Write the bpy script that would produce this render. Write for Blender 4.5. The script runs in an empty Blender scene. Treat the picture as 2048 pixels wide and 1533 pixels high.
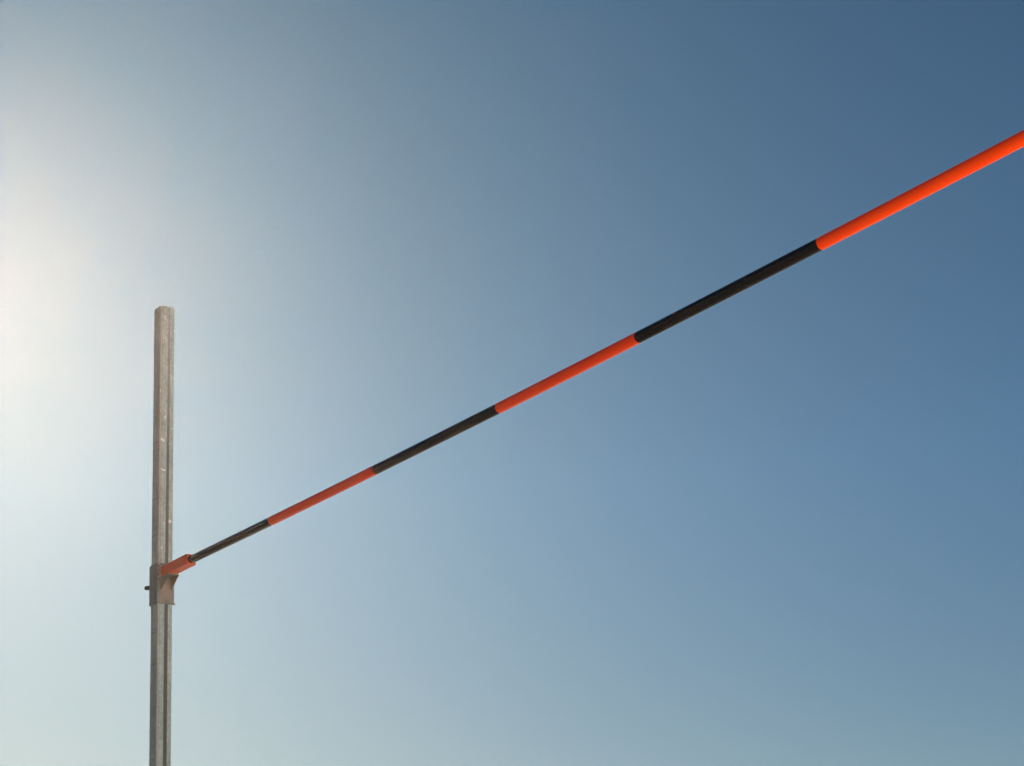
import bpy, bmesh, math, random
from mathutils import Vector, Matrix

sc = bpy.context.scene
COL = sc.collection
rad = math.radians

# ------------------------------------------------------------------ camera
CAM_H = 0.30
F = Vector((0.0, 0.94408226, 0.32971001))
R = Vector((0.99856281, 0.01767045, -0.05059706))
U = Vector((0.05359391, -0.32923616, 0.94272543))
cam_data = bpy.data.cameras.new('camera')
cam = bpy.data.objects.new('camera', cam_data)
COL.objects.link(cam)
cam.matrix_world = Matrix(((R.x, U.x, -F.x, 0), (R.y, U.y, -F.y, 0), (R.z, U.z, -F.z, CAM_H), (0, 0, 0, 1)))
cam_data.sensor_width = 36.0
cam_data.lens = 3837.24 / 2048 * 36.0
cam_data.clip_start = 0.05
cam_data.clip_end = 20000
sc.camera = cam

# ------------------------------------------------------------------ sky and sun
SUN_EL, SUN_AZ = 22.6, -17.3
world = bpy.data.worlds.new('World')
sc.world = world
world.use_nodes = True
wn = world.node_tree
sky = wn.nodes.new('ShaderNodeTexSky')
sky.sky_type = 'NISHITA'
sky.sun_disc = False
sky.sun_elevation = rad(SUN_EL)
sky.sun_rotation = rad(SUN_AZ)
sky.altitude = 2500
sky.air_density = 0.3
sky.dust_density = 1.1
sky.ozone_density = 6.0
# dusty horizon: the sky is tinted a little warmer low down than overhead (by true elevation)
geo = wn.nodes.new('ShaderNodeTexCoord')
sxyz = wn.nodes.new('ShaderNodeSeparateXYZ')
wn.links.new(geo.outputs['Generated'], sxyz.inputs[0])
low = wn.nodes.new('ShaderNodeMapRange')
low.inputs['From Min'].default_value = 0.12
low.inputs['From Max'].default_value = 0.5
low.clamp = True
wn.links.new(sxyz.outputs['Z'], low.inputs['Value'])
air = wn.nodes.new('ShaderNodeValToRGB')
while len(air.color_ramp.elements) < 3:
    air.color_ramp.elements.new(0.5)
for e_, (p_, c_) in zip(air.color_ramp.elements, ((0.0, (0.90, 0.785, 0.415)), (0.421, (0.875, 0.975, 0.66)), (1.0, (0.70, 0.905, 0.665)))):
    e_.position = p_
    e_.color = (*c_, 1)
wn.links.new(low.outputs[0], air.inputs[0])
tint = wn.nodes.new('ShaderNodeMix')
tint.data_type, tint.blend_type = 'RGBA', 'MULTIPLY'
tint.inputs[0].default_value = 1.0
wn.links.new(sky.outputs[0], tint.inputs[6])
wn.links.new(air.outputs[0], tint.inputs[7])
wn.links.new(tint.outputs[2], wn.nodes['Background'].inputs[0])
wn.nodes['Background'].inputs[1].default_value = 0.0575

sun_data = bpy.data.lights.new('sun', 'SUN')
sun_data.energy = 5.0
sun_data.angle = rad(0.5)
sun_data.color = (1.0, 0.93, 0.82)
sun = bpy.data.objects.new('sun', sun_data)
COL.objects.link(sun)
sdir = Vector((math.sin(rad(SUN_AZ)) * math.cos(rad(SUN_EL)), math.cos(rad(SUN_AZ)) * math.cos(rad(SUN_EL)), math.sin(rad(SUN_EL))))
sun.rotation_euler = sdir.to_track_quat('Z', 'Y').to_euler()
sun.location = sdir * 30

sc.view_settings.view_transform = 'Standard'
sc.view_settings.look = 'None'
sc.view_settings.gamma = 1
sc.view_settings.exposure = 1.6
sc.render.engine = 'CYCLES'
sc.cycles.use_denoising = True


# ------------------------------------------------------------------ helpers
def tag(o, label=None, cat=None, group=None, kind=None):
    for k, v in (('label', label), ('category', cat), ('group', group), ('kind', kind)):
        if v:
            o[k] = v
    return o


def obj(name, bm, mats, parent=None, smooth=False):
    me = bpy.data.meshes.new(name)
    bmesh.ops.recalc_face_normals(bm, faces=bm.faces)
    bm.to_mesh(me)
    bm.free()
    for m in (mats if isinstance(mats, (list, tuple)) else [mats]):
        me.materials.append(m)
    if smooth:
        for p in me.polygons:
            p.use_smooth = True
        me.set_sharp_from_angle(angle=rad(35))
    o = bpy.data.objects.new(name, me)
    COL.objects.link(o)
    if parent is not None:
        o.parent = parent
    return o


def empty(name, loc, rotz=0.0):
    o = bpy.data.objects.new(name, None)
    COL.objects.link(o)
    o.location = loc
    o.rotation_euler = (0, 0, rotz)
    o.empty_display_size = 0.1
    return o


# ---- node helpers
class N:
    def __init__(self, name):
        self.m = bpy.data.materials.new(name)
        self.m.use_nodes = True
        self.t = self.m.node_tree
        self.b = self.t.nodes['Principled BSDF']

    def n(self, kind, **kw):
        x = self.t.nodes.new(kind)
        for k, v in kw.items():
            setattr(x, k, v)
        return x

    def link(self, a, b):
        self.t.links.new(a, b)

    def coord(self, scale=(1, 1, 1)):
        tc = self.n('ShaderNodeTexCoord')
        mp = self.n('ShaderNodeMapping')
        mp.inputs['Scale'].default_value = scale
        self.link(tc.outputs['Object'], mp.inputs[0])
        return mp.outputs[0]

    def noise(self, scale, detail=4, rough=0.6, vec=None):
        x = self.n('ShaderNodeTexNoise')
        x.inputs['Scale'].default_value = scale
        x.inputs['Detail'].default_value = detail
        x.inputs['Roughness'].default_value = rough
        if vec is not None:
            self.link(vec, x.inputs['Vector'])
        return x.outputs['Fac']

    def ramp(self, fac, stops):
        x = self.n('ShaderNodeValToRGB')
        els = x.color_ramp.elements
        while len(els) < len(stops):
            els.new(0.5)
        for e, (p, c) in zip(els, stops):
            e.position = p
            e.color = (c, c, c, 1) if isinstance(c, (int, float)) else (*c, 1)
        self.link(fac, x.inputs[0])
        return x.outputs[0]

    def mix(self, fac, a, b, blend='MIX'):
        x = self.n('ShaderNodeMix', data_type='RGBA', blend_type=blend)
        for s, v in ((x.inputs[0], fac), (x.inputs[6], a), (x.inputs[7], b)):
            if hasattr(v, 'is_output'):
                self.link(v, s)
            elif isinstance(v, (int, float)):
                s.default_value = v
            else:
                s.default_value = (*v, 1)
        return x.outputs[2]

    def bump(self, h, strength=0.2, dist=0.001):
        x = self.n('ShaderNodeBump')
        x.inputs['Strength'].default_value = strength
        x.inputs['Distance'].default_value = dist
        self.link(h, x.inputs['Height'])
        self.link(x.outputs[0], self.b.inputs['Normal'])

    def set(self, **kw):
        for k, v in kw.items():
            s = self.b.inputs[k.replace('_', ' ')]
            if hasattr(v, 'is_output'):
                self.link(v, s)
            else:
                s.default_value = (*v, 1) if isinstance(v, tuple) and len(v) == 3 else v


# ------------------------------------------------------------------ geometry constants (metres, from the photo's perspective)
TH = -0.9364989                      # direction of the crossbar, seen from the far upright
b = Vector((math.cos(TH), math.sin(TH), 0))
POST = Vector((-1.29387, 6.64391, 0))  # near vertical edge of the far upright, at ground level
# local frame of an upright: +x along the crossbar, +y away from the camera side, z up. the near edge is the origin.
S = 0.0578          # post side
T = 0.0672          # sleeve side
G = (T - S) / 2
ZTOP = 2.7014 + CAM_H
ZS0, ZS1 = 1.567 + CAM_H, 1.7135 + CAM_H
E = 0.036           # square end piece of the crossbar
OE = 0.0142
LE = 0.2022
ZE = 1.6636 + CAM_H
LBAR = 4.74
RB = 0.015
ZB = ZE + E / 2 + 0.0012


JOINS = (0.7806, 1.4282, 2.0731, 2.6812, 3.3336, 3.97)   # colour changes along the crossbar
SAG = 0.00349
BY, BZ = OE - G + E / 2 + 0.0026, ZE + E / 2 + 0.0026   # crossbar axis at its end


# ------------------------------------------------------------------ materials
def sep(k, vec):
    x = k.n('ShaderNodeSeparateXYZ')
    k.link(vec, x.inputs[0])
    return x.outputs


def math_(k, op, a, c=None, clamp=False):
    x = k.n('ShaderNodeMath', operation=op, use_clamp=clamp)
    for s_, v in ((x.inputs[0], a), (x.inputs[1], c)):
        if v is None:
            continue
        if hasattr(v, 'is_output'):
            k.link(v, s_)
        else:
            s_.default_value = v
    return x.outputs[0]


def band(k, v, lo, hi, soft):
    """1 between lo and hi, with soft edges; lo, hi may be sockets"""
    def edge(e, sign):
        d = math_(k, 'SUBTRACT', v, e)
        return math_(k, 'MULTIPLY_ADD', d, sign / soft) if False else math_(k, 'ADD', math_(k, 'MULTIPLY', d, sign / soft), 0.5, True)
    return math_(k, 'MULTIPLY', edge(lo, 1), edge(hi, -1))


def mat_post():
    k = N('galvanised_steel')
    xyz = sep(k, k.coord())
    fine = k.noise(900, 3, 0.6, k.coord((1, 1, 0.5)))
    cloud = k.noise(28, 5, 0.65, k.coord((1, 1, 0.45)))
    streak = k.noise(160, 3, 0.6, k.coord((1, 1, 0.03)))
    base = k.ramp(cloud, [(0.3, (0.29, 0.335, 0.31)), (0.52, (0.405, 0.455, 0.425)), (0.72, (0.53, 0.585, 0.55))])
    base = k.mix(k.ramp(streak, [(0.35, 0.0), (0.75, 0.35)]), base, (0.27, 0.26, 0.235))
    base = k.mix(k.ramp(fine, [(0.35, 0.3), (0.5, 0.0)]), base, (0.24, 0.235, 0.22))
    base = k.mix(k.ramp(fine, [(0.64, 0.0), (0.7, 0.55)]), base, (0.62, 0.62, 0.58))
    mid = k.noise(130, 4, 0.7, k.coord((1, 1, 0.55)))
    base = k.mix(k.ramp(mid, [(0.52, 0.0), (0.68, 0.55)]), base, (0.62, 0.66, 0.62))
    base = k.mix(k.ramp(mid, [(0.3, 0.6), (0.45, 0.0)]), base, (0.23, 0.26, 0.235))
    # warmer strip towards the folded edge, thin dark seam beside it
    wob = math_(k, 'MULTIPLY', math_(k, 'SUBTRACT', k.noise(40, 3, 0.6, k.coord((1, 1, 0.3))), 0.5), 0.004)
    y = math_(k, 'ADD', xyz[1], wob)
    right = band(k, xyz[0], -0.0004, 1.0, 0.0004)
    front = band(k, xyz[1], -1.0, 0.0004, 0.0004)
    base = k.mix(math_(k, 'MULTIPLY', band(k, xyz[1], 0.001, 0.0072, 0.002), 0.4), base, (0.5, 0.43, 0.38))
    base = k.mix(math_(k, 'MULTIPLY', band(k, xyz[1], 0.0074, 0.0086, 0.0008), k.ramp(streak, [(0.3, 0.75), (0.7, 0.25)])), base, (0.13, 0.11, 0.095))
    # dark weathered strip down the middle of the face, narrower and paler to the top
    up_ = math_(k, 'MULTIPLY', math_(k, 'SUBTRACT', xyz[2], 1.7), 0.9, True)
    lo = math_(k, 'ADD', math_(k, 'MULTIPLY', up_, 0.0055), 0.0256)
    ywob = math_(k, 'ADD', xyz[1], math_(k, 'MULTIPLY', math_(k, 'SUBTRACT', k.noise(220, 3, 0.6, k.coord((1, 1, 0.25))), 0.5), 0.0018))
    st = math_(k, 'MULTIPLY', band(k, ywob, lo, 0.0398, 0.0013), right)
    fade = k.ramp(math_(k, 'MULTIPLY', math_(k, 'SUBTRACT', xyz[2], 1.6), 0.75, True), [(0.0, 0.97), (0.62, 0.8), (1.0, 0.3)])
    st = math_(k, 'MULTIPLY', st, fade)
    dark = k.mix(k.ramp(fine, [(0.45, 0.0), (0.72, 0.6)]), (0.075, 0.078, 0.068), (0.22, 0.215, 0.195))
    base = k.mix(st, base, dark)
    # rust smudges and scratches
    rn = k.noise(55, 4, 0.7, k.coord((1, 1, 0.35)))
    base = k.mix(k.ramp(rn, [(0.66, 0.0), (0.8, 0.55)]), base, (0.3, 0.13, 0.08))
    sc_ = k.n('ShaderNodeTexNoise')
    sc_.inputs['Scale'].default_value = 120
    sc_.inputs['Detail'].default_value = 2
    sc_.inputs['Distortion'].default_value = 2.5
    k.link(k.coord((1, 1, 0.16)), sc_.inputs['Vector'])
    base = k.mix(k.ramp(sc_.outputs['Fac'], [(0.495, 0.0), (0.5, 0.4), (0.505, 0.0)]), base, (0.16, 0.13, 0.11))
    # ring marks cut round the darker side
    marks = None
    for z_, w_ in ((1.7655, 0.0022), (1.7763, 0.0013), (1.6526, 0.0012), (2.2554, 0.0016), (2.1461, 0.0012), (2.1199, 0.0016), (2.47, 0.0012), (2.62, 0.001)):
        m_ = band(k, math_(k, 'ADD', xyz[2], math_(k, 'MULTIPLY', xyz[0], 0.05)), z_ - w_ + CAM_H * 0, z_ + w_, 0.0014)
        marks = m_ if marks is None else math_(k, 'MAXIMUM', marks, m_)
    base = k.mix(math_(k, 'MULTIPLY', math_(k, 'MULTIPLY', marks, front), 0.45), base, (0.06, 0.055, 0.05))
    k.set(Base_Color=base, Metallic=0.0, Roughness=k.ramp(cloud, [(0.3, 0.7), (0.7, 0.5)]), Specular_IOR_Level=0.15)
    k.bump(fine, 0.12, 0.0006)
    return k.m


def mat_flake():
    k = N('flaked_white_paint')
    k.set(Base_Color=k.ramp(k.noise(300, 3), [(0.3, (0.66, 0.65, 0.6)), (0.7, (0.82, 0.82, 0.78))]), Roughness=0.6)
    return k.m


def mat_sleeve():
    k = N('rusty_painted_steel')
    xyz = sep(k, k.coord())
    n1 = k.noise(45, 5, 0.65, k.coord((1, 1, 0.7)))
    n2 = k.noise(700, 3, 0.6)
    base = k.ramp(n1, [(0.3, (0.17, 0.178, 0.162)), (0.7, (0.26, 0.268, 0.246))])
    right = band(k, xyz[0], G - 0.001, 10, 0.0006)
    # rust spreading below the welded support
    zz = math_(k, 'ADD', xyz[2], math_(k, 'MULTIPLY', math_(k, 'SUBTRACT', n1, 0.5), 0.05))
    rust = math_(k, 'MULTIPLY', band(k, zz, ZS0 + 0.012, ZE + 0.012, 0.03), band(k, xyz[1], 0.006, 0.056, 0.012))
    rust = math_(k, 'MULTIPLY', rust, right)
    base = k.mix(math_(k, 'MULTIPLY', rust, 0.85), base, k.mix(n1, (0.33, 0.22, 0.165), (0.29, 0.24, 0.205)))
    lip = math_(k, 'MULTIPLY', band(k, zz, ZS0 + 0.001, ZS0 + 0.0065, 0.003), right)
    base = k.mix(math_(k, 'MULTIPLY', lip, 0.4), base, (0.36, 0.15, 0.09))
    edge = math_(k, 'MULTIPLY', band(k, xyz[1], -0.004, 0.0085, 0.002), band(k, zz, ZE - 0.02, 10, 0.01))
    flk = k.ramp(k.noise(260, 4, 0.7, k.coord((1, 1, 0.6))), [(0.42, 0.0), (0.55, 1.0)])
    base = k.mix(math_(k, 'MULTIPLY', math_(k, 'MULTIPLY', edge, right), 0.9), base, k.mix(flk, (0.46, 0.44, 0.41), (0.2, 0.11, 0.085)))
    base = k.mix(k.ramp(n2, [(0.6, 0.0), (0.75, 0.35)]), base, (0.12, 0.09, 0.075))
    k.set(Base_Color=base, Metallic=0.0, Roughness=k.ramp(n1, [(0.3, 0.4), (0.7, 0.6)]), Specular_IOR_Level=0.2)
    k.bump(n2, 0.15, 0.0008)
    return k.m


def mat_support():
    k = N('bare_rusty_steel')
    n1 = k.noise(70, 5, 0.65)
    n2 = k.noise(800, 3, 0.6)
    base = k.ramp(n1, [(0.3, (0.22, 0.165, 0.135)), (0.7, (0.31, 0.25, 0.21))])
    base = k.mix(k.ramp(n2, [(0.58, 0.0), (0.75, 0.4)]), base, (0.13, 0.09, 0.07))
    k.set(Base_Color=base, Metallic=0.15, Roughness=0.5)
    k.bump(n2, 0.15, 0.0008)
    return k.m


def mat_black():
    k = N('black_fibreglass')
    n1 = k.noise(25, 4, 0.6, k.coord((0.25, 1, 1)))
    spk = k.noise(420, 2, 0.5, k.coord((0.5, 1, 1)))
    base = k.ramp(n1, [(0.3, (0.008, 0.0065, 0.0065)), (0.7, (0.013, 0.0095, 0.0095))])
    base = k.mix(k.ramp(spk, [(0.73, 0.0), (0.78, 0.5)]), base, (0.16, 0.13, 0.12))
    k.set(Base_Color=base, Roughness=k.ramp(n1, [(0.3, 0.025), (0.7, 0.04)]), Specular_IOR_Level=0.2)
    return k.m


def mat_band():
    k = N('orange_tape')
    n1 = k.noise(18, 4, 0.6, k.coord((0.2, 1, 1)))
    spk = k.noise(380, 2, 0.5, k.coord((0.6, 1, 1)))
    base = k.ramp(n1, [(0.3, (0.9, 0.048, 0.002)), (0.7, (0.97, 0.06, 0.002))])
    base = k.mix(k.ramp(spk, [(0.74, 0.0), (0.79, 0.35)]), base, (0.95, 0.3, 0.12))
    base = k.mix(k.ramp(spk, [(0.22, 0.35), (0.26, 0.0)]), base, (0.3, 0.02, 0.01))
    k.set(Base_Color=base, Roughness=0.06, Specular_IOR_Level=0.25)
    return k.m


def mat_end():
    k = N('orange_plastic')
    n1 = k.noise(60, 4, 0.6)
    base = k.ramp(n1, [(0.3, (0.82, 0.085, 0.02)), (0.7, (0.92, 0.11, 0.028))])
    k.set(Base_Color=base, Roughness=0.5, Specular_IOR_Level=0.3)
    k.bump(k.noise(500, 3), 0.08, 0.0006)
    return k.m


def mat_screw():
    k = N('black_oxide_steel')
    k.set(Base_Color=k.ramp(k.noise(200, 3), [(0.3, (0.006, 0.006, 0.004)), (0.7, (0.012, 0.011, 0.008))]), Roughness=0.9, Specular_IOR_Level=0.05)
    return k.m


def mat_ground():
    """dark red running-track rubber round the far upright, and an added pale area beyond it that bounces sunlight up"""
    k = N('ground_surface')
    xyz = sep(k, k.coord())
    dx = math_(k, 'SUBTRACT', xyz[0], POST.x)
    dy = math_(k, 'SUBTRACT', xyz[1], POST.y)
    s_ = math_(k, 'ADD', math_(k, 'MULTIPLY', dx, b.x), math_(k, 'MULTIPLY', dy, b.y))
    grain = k.noise(350, 3, 0.6)
    cloud = k.noise(0.8, 5, 0.6)
    tart = k.ramp(grain, [(0.3, (0.05, 0.038, 0.029)), (0.7, (0.085, 0.066, 0.05))])
    bounce_col = k.ramp(cloud, [(0.3, (0.76, 0.76, 0.74)), (0.7, (0.85, 0.85, 0.83))])
    bounce_col = k.mix(k.ramp(grain, [(0.3, 0.15), (0.5, 0.0)]), bounce_col, (0.5, 0.47, 0.43))
    t_ = math_(k, 'ADD', math_(k, 'MULTIPLY', dx, -b.y), math_(k, 'MULTIPLY', dy, b.x))
    bounce_pad = math_(k, 'MULTIPLY', band(k, s_, PALE_S, 7.0, 0.01), band(k, t_, -3.8, PALE_T, 0.01))  # pale area added to throw sunlight up at crossbar and post
    k.set(Base_Color=k.mix(bounce_pad, tart, bounce_col), Roughness=0.85)
    k.bump(grain, 0.3, 0.003)
    return k.m


PALE_S, PALE_T = 3.3, 6.0
M_post, M_flake, M_sleeve, M_support = mat_post(), mat_flake(), mat_sleeve(), mat_support()
M_black, M_band, M_end, M_screw, M_ground = mat_black(), mat_band(), mat_end(), mat_screw(), mat_ground()

# ------------------------------------------------------------------ ground
bm = bmesh.new()
bmesh.ops.create_grid(bm, x_segments=2, y_segments=2, size=3000)
tag(obj('ground', bm, M_ground), kind='structure')


# ------------------------------------------------------------------ shape helpers
def box(bm, x0, x1, y0, y1, z0, z1, bev=0.0):
    r = bmesh.ops.create_cube(bm, size=1)
    vs = r['verts']
    for v in vs:
        v.co = Vector(((x0 + x1) / 2 + v.co.x * (x1 - x0), (y0 + y1) / 2 + v.co.y * (y1 - y0), (z0 + z1) / 2 + v.co.z * (z1 - z0)))
    if bev:
        es = list({e for v in vs for e in v.link_edges})
        bmesh.ops.bevel(bm, geom=es, offset=bev, segments=2, profile=0.5, affect='EDGES')


def rounded(x0, x1, y0, y1, r, n=5):
    pts = []
    for cx, cy, a0 in ((x1 - r, y1 - r, 0), (x0 + r, y1 - r, 90), (x0 + r, y0 + r, 180), (x1 - r, y0 + r, 270)):
        for i in range(n + 1):
            a = rad(a0 + 90 * i / n)
            pts.append((cx + r * math.cos(a), cy + r * math.sin(a)))
    return pts


def tube_square(bm, x0, x1, y0, y1, z0, z1, wall, r, rows=1, wob=0.0):
    """hollow square tube standing upright"""
    rng = random.Random(5)
    out, inn = rounded(x0, x1, y0, y1, r), rounded(x0 + wall, x1 - wall, y0 + wall, y1 - wall, max(r - wall, 0.0008))
    zs = [z0 + (z1 - z0) * i / rows for i in range(rows + 1)]
    O, I = [], []
    for z in zs:
        ox, oy = rng.uniform(-wob, wob), rng.uniform(-wob, wob)
        O.append([bm.verts.new((x + ox, y + oy, z)) for x, y in out])
        I.append([bm.verts.new((x + ox, y + oy, z)) for x, y in inn])
    n = len(out)
    for k in range(rows):
        for i in range(n):
            j = (i + 1) % n
            bm.faces.new((O[k][i], O[k][j], O[k + 1][j], O[k + 1][i]))
            bm.faces.new((I[k][j], I[k][i], I[k + 1][i], I[k + 1][j]))
    for k in (0, rows):
        for i in range(n):
            j = (i + 1) % n
            bm.faces.new((O[k][i], O[k][j], I[k][j], I[k][i]))


def prism(bm, poly, axis, a0, a1):
    """poly in the plane across axis, pushed from a0 to a1"""
    def P3(u, v, a):
        return {'x': (a, u, v), 'y': (u, a, v), 'z': (u, v, a)}[axis]
    A = [bm.verts.new(P3(u, v, a0)) for u, v in poly]
    B = [bm.verts.new(P3(u, v, a1)) for u, v in poly]
    bm.faces.new(A)
    bm.faces.new(B[::-1])
    for i in range(len(poly)):
        j = (i + 1) % len(poly)
        bm.faces.new((A[i], A[j], B[j], B[i]))


def rod(bm, p0, p1, r0, r1=None, n=20):
    p0, p1 = Vector(p0), Vector(p1)
    d = p1 - p0
    m = Matrix.Translation((p0 + p1) / 2) @ d.to_track_quat('Z', 'Y').to_matrix().to_4x4()
    bmesh.ops.create_cone(bm, segments=n, radius1=r0, radius2=r0 if r1 is None else r1, depth=d.length, cap_ends=True, matrix=m)


# ------------------------------------------------------------------ upright
FLAKES = [
    [(0.0549, 2.9116), (0.0572, 2.9121), (0.0572, 2.9046), (0.0549, 2.9041)],
    [(0.0165, 2.9634), (0.0190, 2.9639), (0.0195, 2.9477), (0.0181, 2.9461)],
    [(0.0188, 2.5640), (0.0253, 2.5720), (0.0262, 2.5664), (0.0214, 2.5573)],
    [(0.0001, 2.6700), (0.0033, 2.6707), (0.0030, 2.6592), (0.0007, 2.6610)],
    [(0.0063, 2.4839), (0.0202, 2.4780), (0.0198, 2.4689), (0.0064, 2.4749)],
    [(0.0509, 2.5253), (0.0561, 2.5260), (0.0552, 2.5218)],
    [(0.0249, 2.5054), (0.0289, 2.5087), (0.0253, 2.5001)],
    [(0.0392, 2.4683), (0.0412, 2.4687), (0.0410, 2.4619), (0.0393, 2.4627)],
    [(0.0080, 2.3665), (0.0239, 2.3648), (0.0239, 2.3581), (0.0093, 2.3613)],
    [(0.0400, 2.1791), (0.0455, 2.1771), (0.0539, 2.1721), (0.0475, 2.1672), (0.0401, 2.1638)],
    [(0.0182, 2.1711), (0.0222, 2.1651), (0.0222, 2.1574), (0.0196, 2.1581)],
    [(0.0213, 2.1540), (0.0233, 2.1526), (0.0230, 2.1488), (0.0211, 2.1496)],
    [(0.0121, 2.1095), (0.0150, 2.1088), (0.0135, 2.1060)],
    [(0.0082, 2.1329), (0.0115, 2.1323), (0.0094, 2.1300)],
    [(0.0150, 2.1402), (0.0180, 2.1395), (0.0169, 2.1368)],
    [(0.0124, 2.0760), (0.0150, 2.0765), (0.0163, 2.0725), (0.0160, 2.0680), (0.0138, 2.0662), (0.0120, 2.0690)],
]


def make_upright(name, loc, rotz, label):
    root = empty(name, loc, rotz)
    tag(root, label, 'upright', 'uprights of the high jump stand')
    bm = bmesh.new()
    tube_square(bm, -S, 0, 0, S, 0.02, ZTOP, 0.003, 0.005, rows=10, wob=0.0)
    nf = len(bm.faces)
    for poly in FLAKES:
        prism(bm, poly, 'x', -0.0002, 0.0004)
    bm.faces.ensure_lookup_table()
    for f_ in bm.faces[nf:]:
        f_.material_index = 1
    obj('post', bm, [M_post, M_flake], root, True)

    bm = bmesh.new()
    tube_square(bm, -S - G, G, -G, S + G, ZS0, ZS1, G - 0.0004, 0.003, rows=3)
    # weld bead and bent lip along the bottom of the support side
    lip = [(G - 0.001, ZS0 - 0.0008), (G + 0.0022, ZS0 - 0.0022), (G + 0.003, ZS0 + 0.0006), (G + 0.0012, ZS0 + 0.0042), (G - 0.001, ZS0 + 0.005)]
    A = []
    rng = random.Random(3)
    ny = 14
    for i in range(ny + 1):
        y = 0.010 + (S + G + 0.0025 - 0.010) * i / ny
        k_ = 0.55 + 0.45 * i / ny + rng.uniform(-0.15, 0.15)
        A.append([bm.verts.new((G - 0.001 + (x - G + 0.001) * k_, y, z + rng.uniform(-0.0005, 0.0005))) for x, z in lip])
    for i in range(ny):
        for j in range(len(lip)):
            q = (j + 1) % len(lip)
            bm.faces.new((A[i][j], A[i][q], A[i + 1][q], A[i + 1][j]))
    bm.faces.new(A[0][::-1])
    bm.faces.new(A[-1])
    sl = obj('sleeve', bm, M_sleeve, root, True)

    # support: flat plate on two triangular gussets
    bm = bmesh.new()
    y0, y1, px = 0.0092, 0.0512, 0.0605
    box(bm, G - 0.0005, G + px, y0, y1, ZE - 0.0032, ZE - 0.0003, 0.0006)
    for a0, a1 in ((y0 + 0.0003, y0 + 0.0028), (y1 - 0.0028, y1 - 0.0003)):
        prism(bm, [(G - 0.0005, ZE - 0.003), (G + px - 0.001, ZE - 0.003), (G + px - 0.001, ZE - 0.006), (G - 0.0005, ZE - 0.047)], 'y', a0, a1)
    # weld beads down the gusset roots
    for yy in (y0 - 0.0004, y1 + 0.0004):
        pts = [(G + 0.0003, yy + rng.uniform(-0.0006, 0.0006), ZE - 0.003 - 0.044 * i / 9) for i in range(10)]
        for p_, q_ in zip(pts, pts[1:]):
            rod(bm, p_, q_, rng.uniform(0.0011, 0.0019), n=8)
    obj('support_bracket', bm, M_support, sl)

    # clamp screw on the far side of the sleeve
    bm = bmesh.new()
    p0, p1 = Vector((-S - G + 0.001, S / 2, 1.9435)), Vector((-0.157, S / 2, 1.9590))
    rod(bm, p0, p1, 0.0080)
    rod(bm, p0, p0.lerp(p1, 0.12), 0.0115, n=6)
    e_ = [e for e in bm.edges if e.calc_length() < 0.003 and (e.verts[0].co - p1).length < 0.0085]
    bmesh.ops.bevel(bm, geom=e_, offset=0.0008, segments=2, affect='EDGES')
    obj('clamp_screw', bm, M_screw, sl, True)

    bm = bmesh.new()
    box(bm, -S / 2 - 0.22, -S / 2 + 0.22, S / 2 - 0.22, S / 2 + 0.22, 0.0, 0.02, 0.003)
    for dx, dy in ((1, 0), (-1, 0), (0, 1), (0, -1)):
        if dx:
            prism(bm, [(-S / 2 + dx * (S / 2 - 0.0005), 0.0195), (-S / 2 + dx * 0.2, 0.0195), (-S / 2 + dx * (S / 2 - 0.0005), 0.2)], 'y', S / 2 - 0.003, S / 2 + 0.003)
        else:
            prism(bm, [(S / 2 + dy * (S / 2 - 0.0005), 0.0195), (S / 2 + dy * 0.2, 0.0195), (S / 2 + dy * (S / 2 - 0.0005), 0.2)], 'x', -S / 2 - 0.003, -S / 2 + 0.003)
    obj('base_plate', bm, M_support, root)
    return root


def copy_tree(o, parent=None):
    c = o.copy()
    COL.objects.link(c)
    c.parent = parent
    for ch in o.children:
        copy_tree(ch, c)
    return c


yv = Vector((-b.y, b.x, 0))
up = make_upright('upright', POST, TH, 'grey galvanised square post with a rusty sleeve holding the far end of the striped crossbar')
near = copy_tree(up)
near.location = POST + b * (LBAR + 2 * G) + yv * 0.0606
near.rotation_euler = (0, 0, TH + math.pi)
near.children[[c.name.split('.')[0] for c in near.children].index('sleeve')].location.z = SAG * LBAR * (LBAR - 3.8)
near['label'] = 'matching square post under the near end of the striped crossbar, beyond the right edge'

# ------------------------------------------------------------------ unseen pale banks, added to bounce sunlight onto crossbar and post
def mat_bounce():
    k = N('pale_bounce')
    n1 = k.noise(1.5, 5, 0.6)
    base = k.ramp(n1, [(0.3, (0.76, 0.76, 0.74)), (0.7, (0.85, 0.85, 0.83))])
    base = k.mix(k.ramp(k.noise(350, 3), [(0.3, 0.15), (0.5, 0.0)]), base, (0.5, 0.47, 0.43))
    k.set(Base_Color=base, Roughness=0.85)
    k.bump(k.noise(180, 3), 0.2, 0.002)
    return k.m


M_bounce = mat_bounce()
for loc_, rot_, t0_, t1_ in ((POST + b * 5.5, TH, 0.0, 9.0), (Vector((-0.5, -0.8, 0)), -math.pi / 2, 0.0, 3.0)):
    bm = bmesh.new()
    prism(bm, [(0, -0.05), (2.1, 2.15), (8.0, 2.15), (8.0, -0.05)], 'y', t0_, t1_)
    bounce_bank = obj('bounce_bank', bm, M_bounce)
    bounce_bank.location = loc_
    bounce_bank.rotation_euler = (0, 0, rot_)
    tag(bounce_bank, kind='structure')

# ------------------------------------------------------------------ crossbar
cb = empty('crossbar', POST + b * G, TH)
tag(cb, 'long orange and black striped round high jump crossbar resting on the post support', 'crossbar')


def zbar(s):
    return BZ + SAG * s * (s - 3.8)


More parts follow.
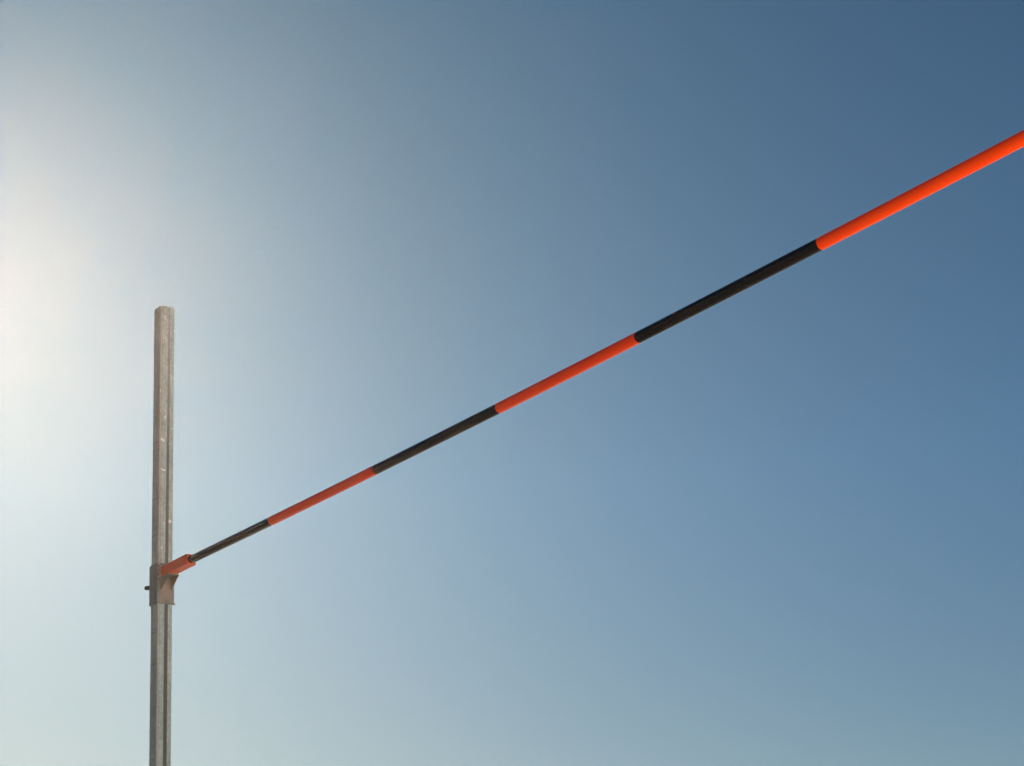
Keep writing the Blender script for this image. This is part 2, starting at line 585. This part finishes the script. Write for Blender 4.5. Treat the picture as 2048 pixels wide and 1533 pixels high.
def tube_round(bm, s0, s1, r, n=40, step=0.05, caps=True):
    m = max(2, int(round((s1 - s0) / step)))
    rings = []
    for i in range(m + 1):
        s = s0 + (s1 - s0) * i / m
        rings.append([bm.verts.new((s, BY + r * math.cos(2 * math.pi * j / n), zbar(s) + r * math.sin(2 * math.pi * j / n))) for j in range(n)])
    for p, q in zip(rings, rings[1:]):
        for j in range(n):
            l = (j + 1) % n
            bm.faces.new((p[j], p[l], q[l], q[j]))
    if caps:
        bm.faces.new(rings[0][::-1])
        bm.faces.new(rings[-1])
    return rings


bm = bmesh.new()
tube_round(bm, 0.05, LBAR - 0.05, RB)
obj('tube', bm, M_black, cb, True)
for k_ in (0, 2, 4):
    s0, s1 = JOINS[k_], JOINS[k_ + 1]
    bm = bmesh.new()
    o_ = tube_round(bm, s0, s1, RB + 0.00022, caps=False)
    i_ = tube_round(bm, s0, s1, RB - 0.0004, caps=False)
    jit = random.Random(k_)
    for e_ in (0, -1):
        for j in range(40):
            d_ = jit.uniform(-0.0005, 0.0005)
            o_[e_][j].co.x += d_
            i_[e_][j].co.x += d_
        for j in range(40):
            l = (j + 1) % 40
            bm.faces.new((o_[e_][j], o_[e_][l], i_[e_][l], i_[e_][j]))
    obj('orange_band', bm, M_band, cb, True)


def end_piece(x_wall, x_mouth, dz=0.0):
    """square block with a round socket in the end that takes the tube"""
    bm = bmesh.new()
    y0, y1, z0, z1 = OE - G, OE - G + E, ZE + dz, ZE + E + dz
    cy, cz, r = (y0 + y1) / 2 + 0.0019, (z0 + z1) / 2 + 0.0016, 0.0160
    n = 48
    sq, ci, back = [], [], []
    deep = x_mouth + (0.02 if x_wall > x_mouth else -0.02)
    for i in range(n):
        a = 2 * math.pi * (i + 0.5) / n - math.pi / 4 - math.pi / n
        a = 2 * math.pi * i / n + math.pi / 4
        dx, dz = math.cos(a), math.sin(a)
        ci.append(bm.verts.new((x_mouth, cy + r * dx, cz + r * dz)))
        back.append(bm.verts.new((deep, cy + r * dx, cz + r * dz)))
        m = max(abs(dx), abs(dz))
        sq.append(bm.verts.new((x_mouth, (y0 + y1) / 2 + dx / m * E / 2, (z0 + z1) / 2 + dz / m * E / 2)))
    rear = [bm.verts.new((x_wall, v.co.y, v.co.z)) for v in sq]
    for i in range(n):
        j = (i + 1) % n
        bm.faces.new((sq[i], sq[j], ci[j], ci[i]))
        bm.faces.new((ci[i], ci[j], back[j], back[i]))
        bm.faces.new((rear[i], rear[j], sq[j], sq[i]))
    bm.faces.new(back)
    bm.faces.new(rear[::-1])
    return bm


obj('end_piece', end_piece(0.0012, LE), M_end, cb, False)
obj('end_piece', end_piece(LBAR - 0.0012, LBAR - LE, SAG * LBAR * (LBAR - 3.8)), M_end, cb, False)

# ------------------------------------------------------------------ haze
hz = N('haze')
hz.t.nodes.remove(hz.b)
pv = hz.n('ShaderNodeVolumePrincipled')
pv.inputs['Color'].default_value = (1.0, 0.68, 0.45, 1)
pv.inputs['Density'].default_value = 0.000285
pv.inputs['Anisotropy'].default_value = 0.89
hz.link(pv.outputs[0], hz.t.nodes['Material Output'].inputs['Volume'])
bm = bmesh.new()
box(bm, -3100, 3100, -3100, 3100, -1, 4.5)
tag(obj('haze', bm, hz.m), kind='stuff')
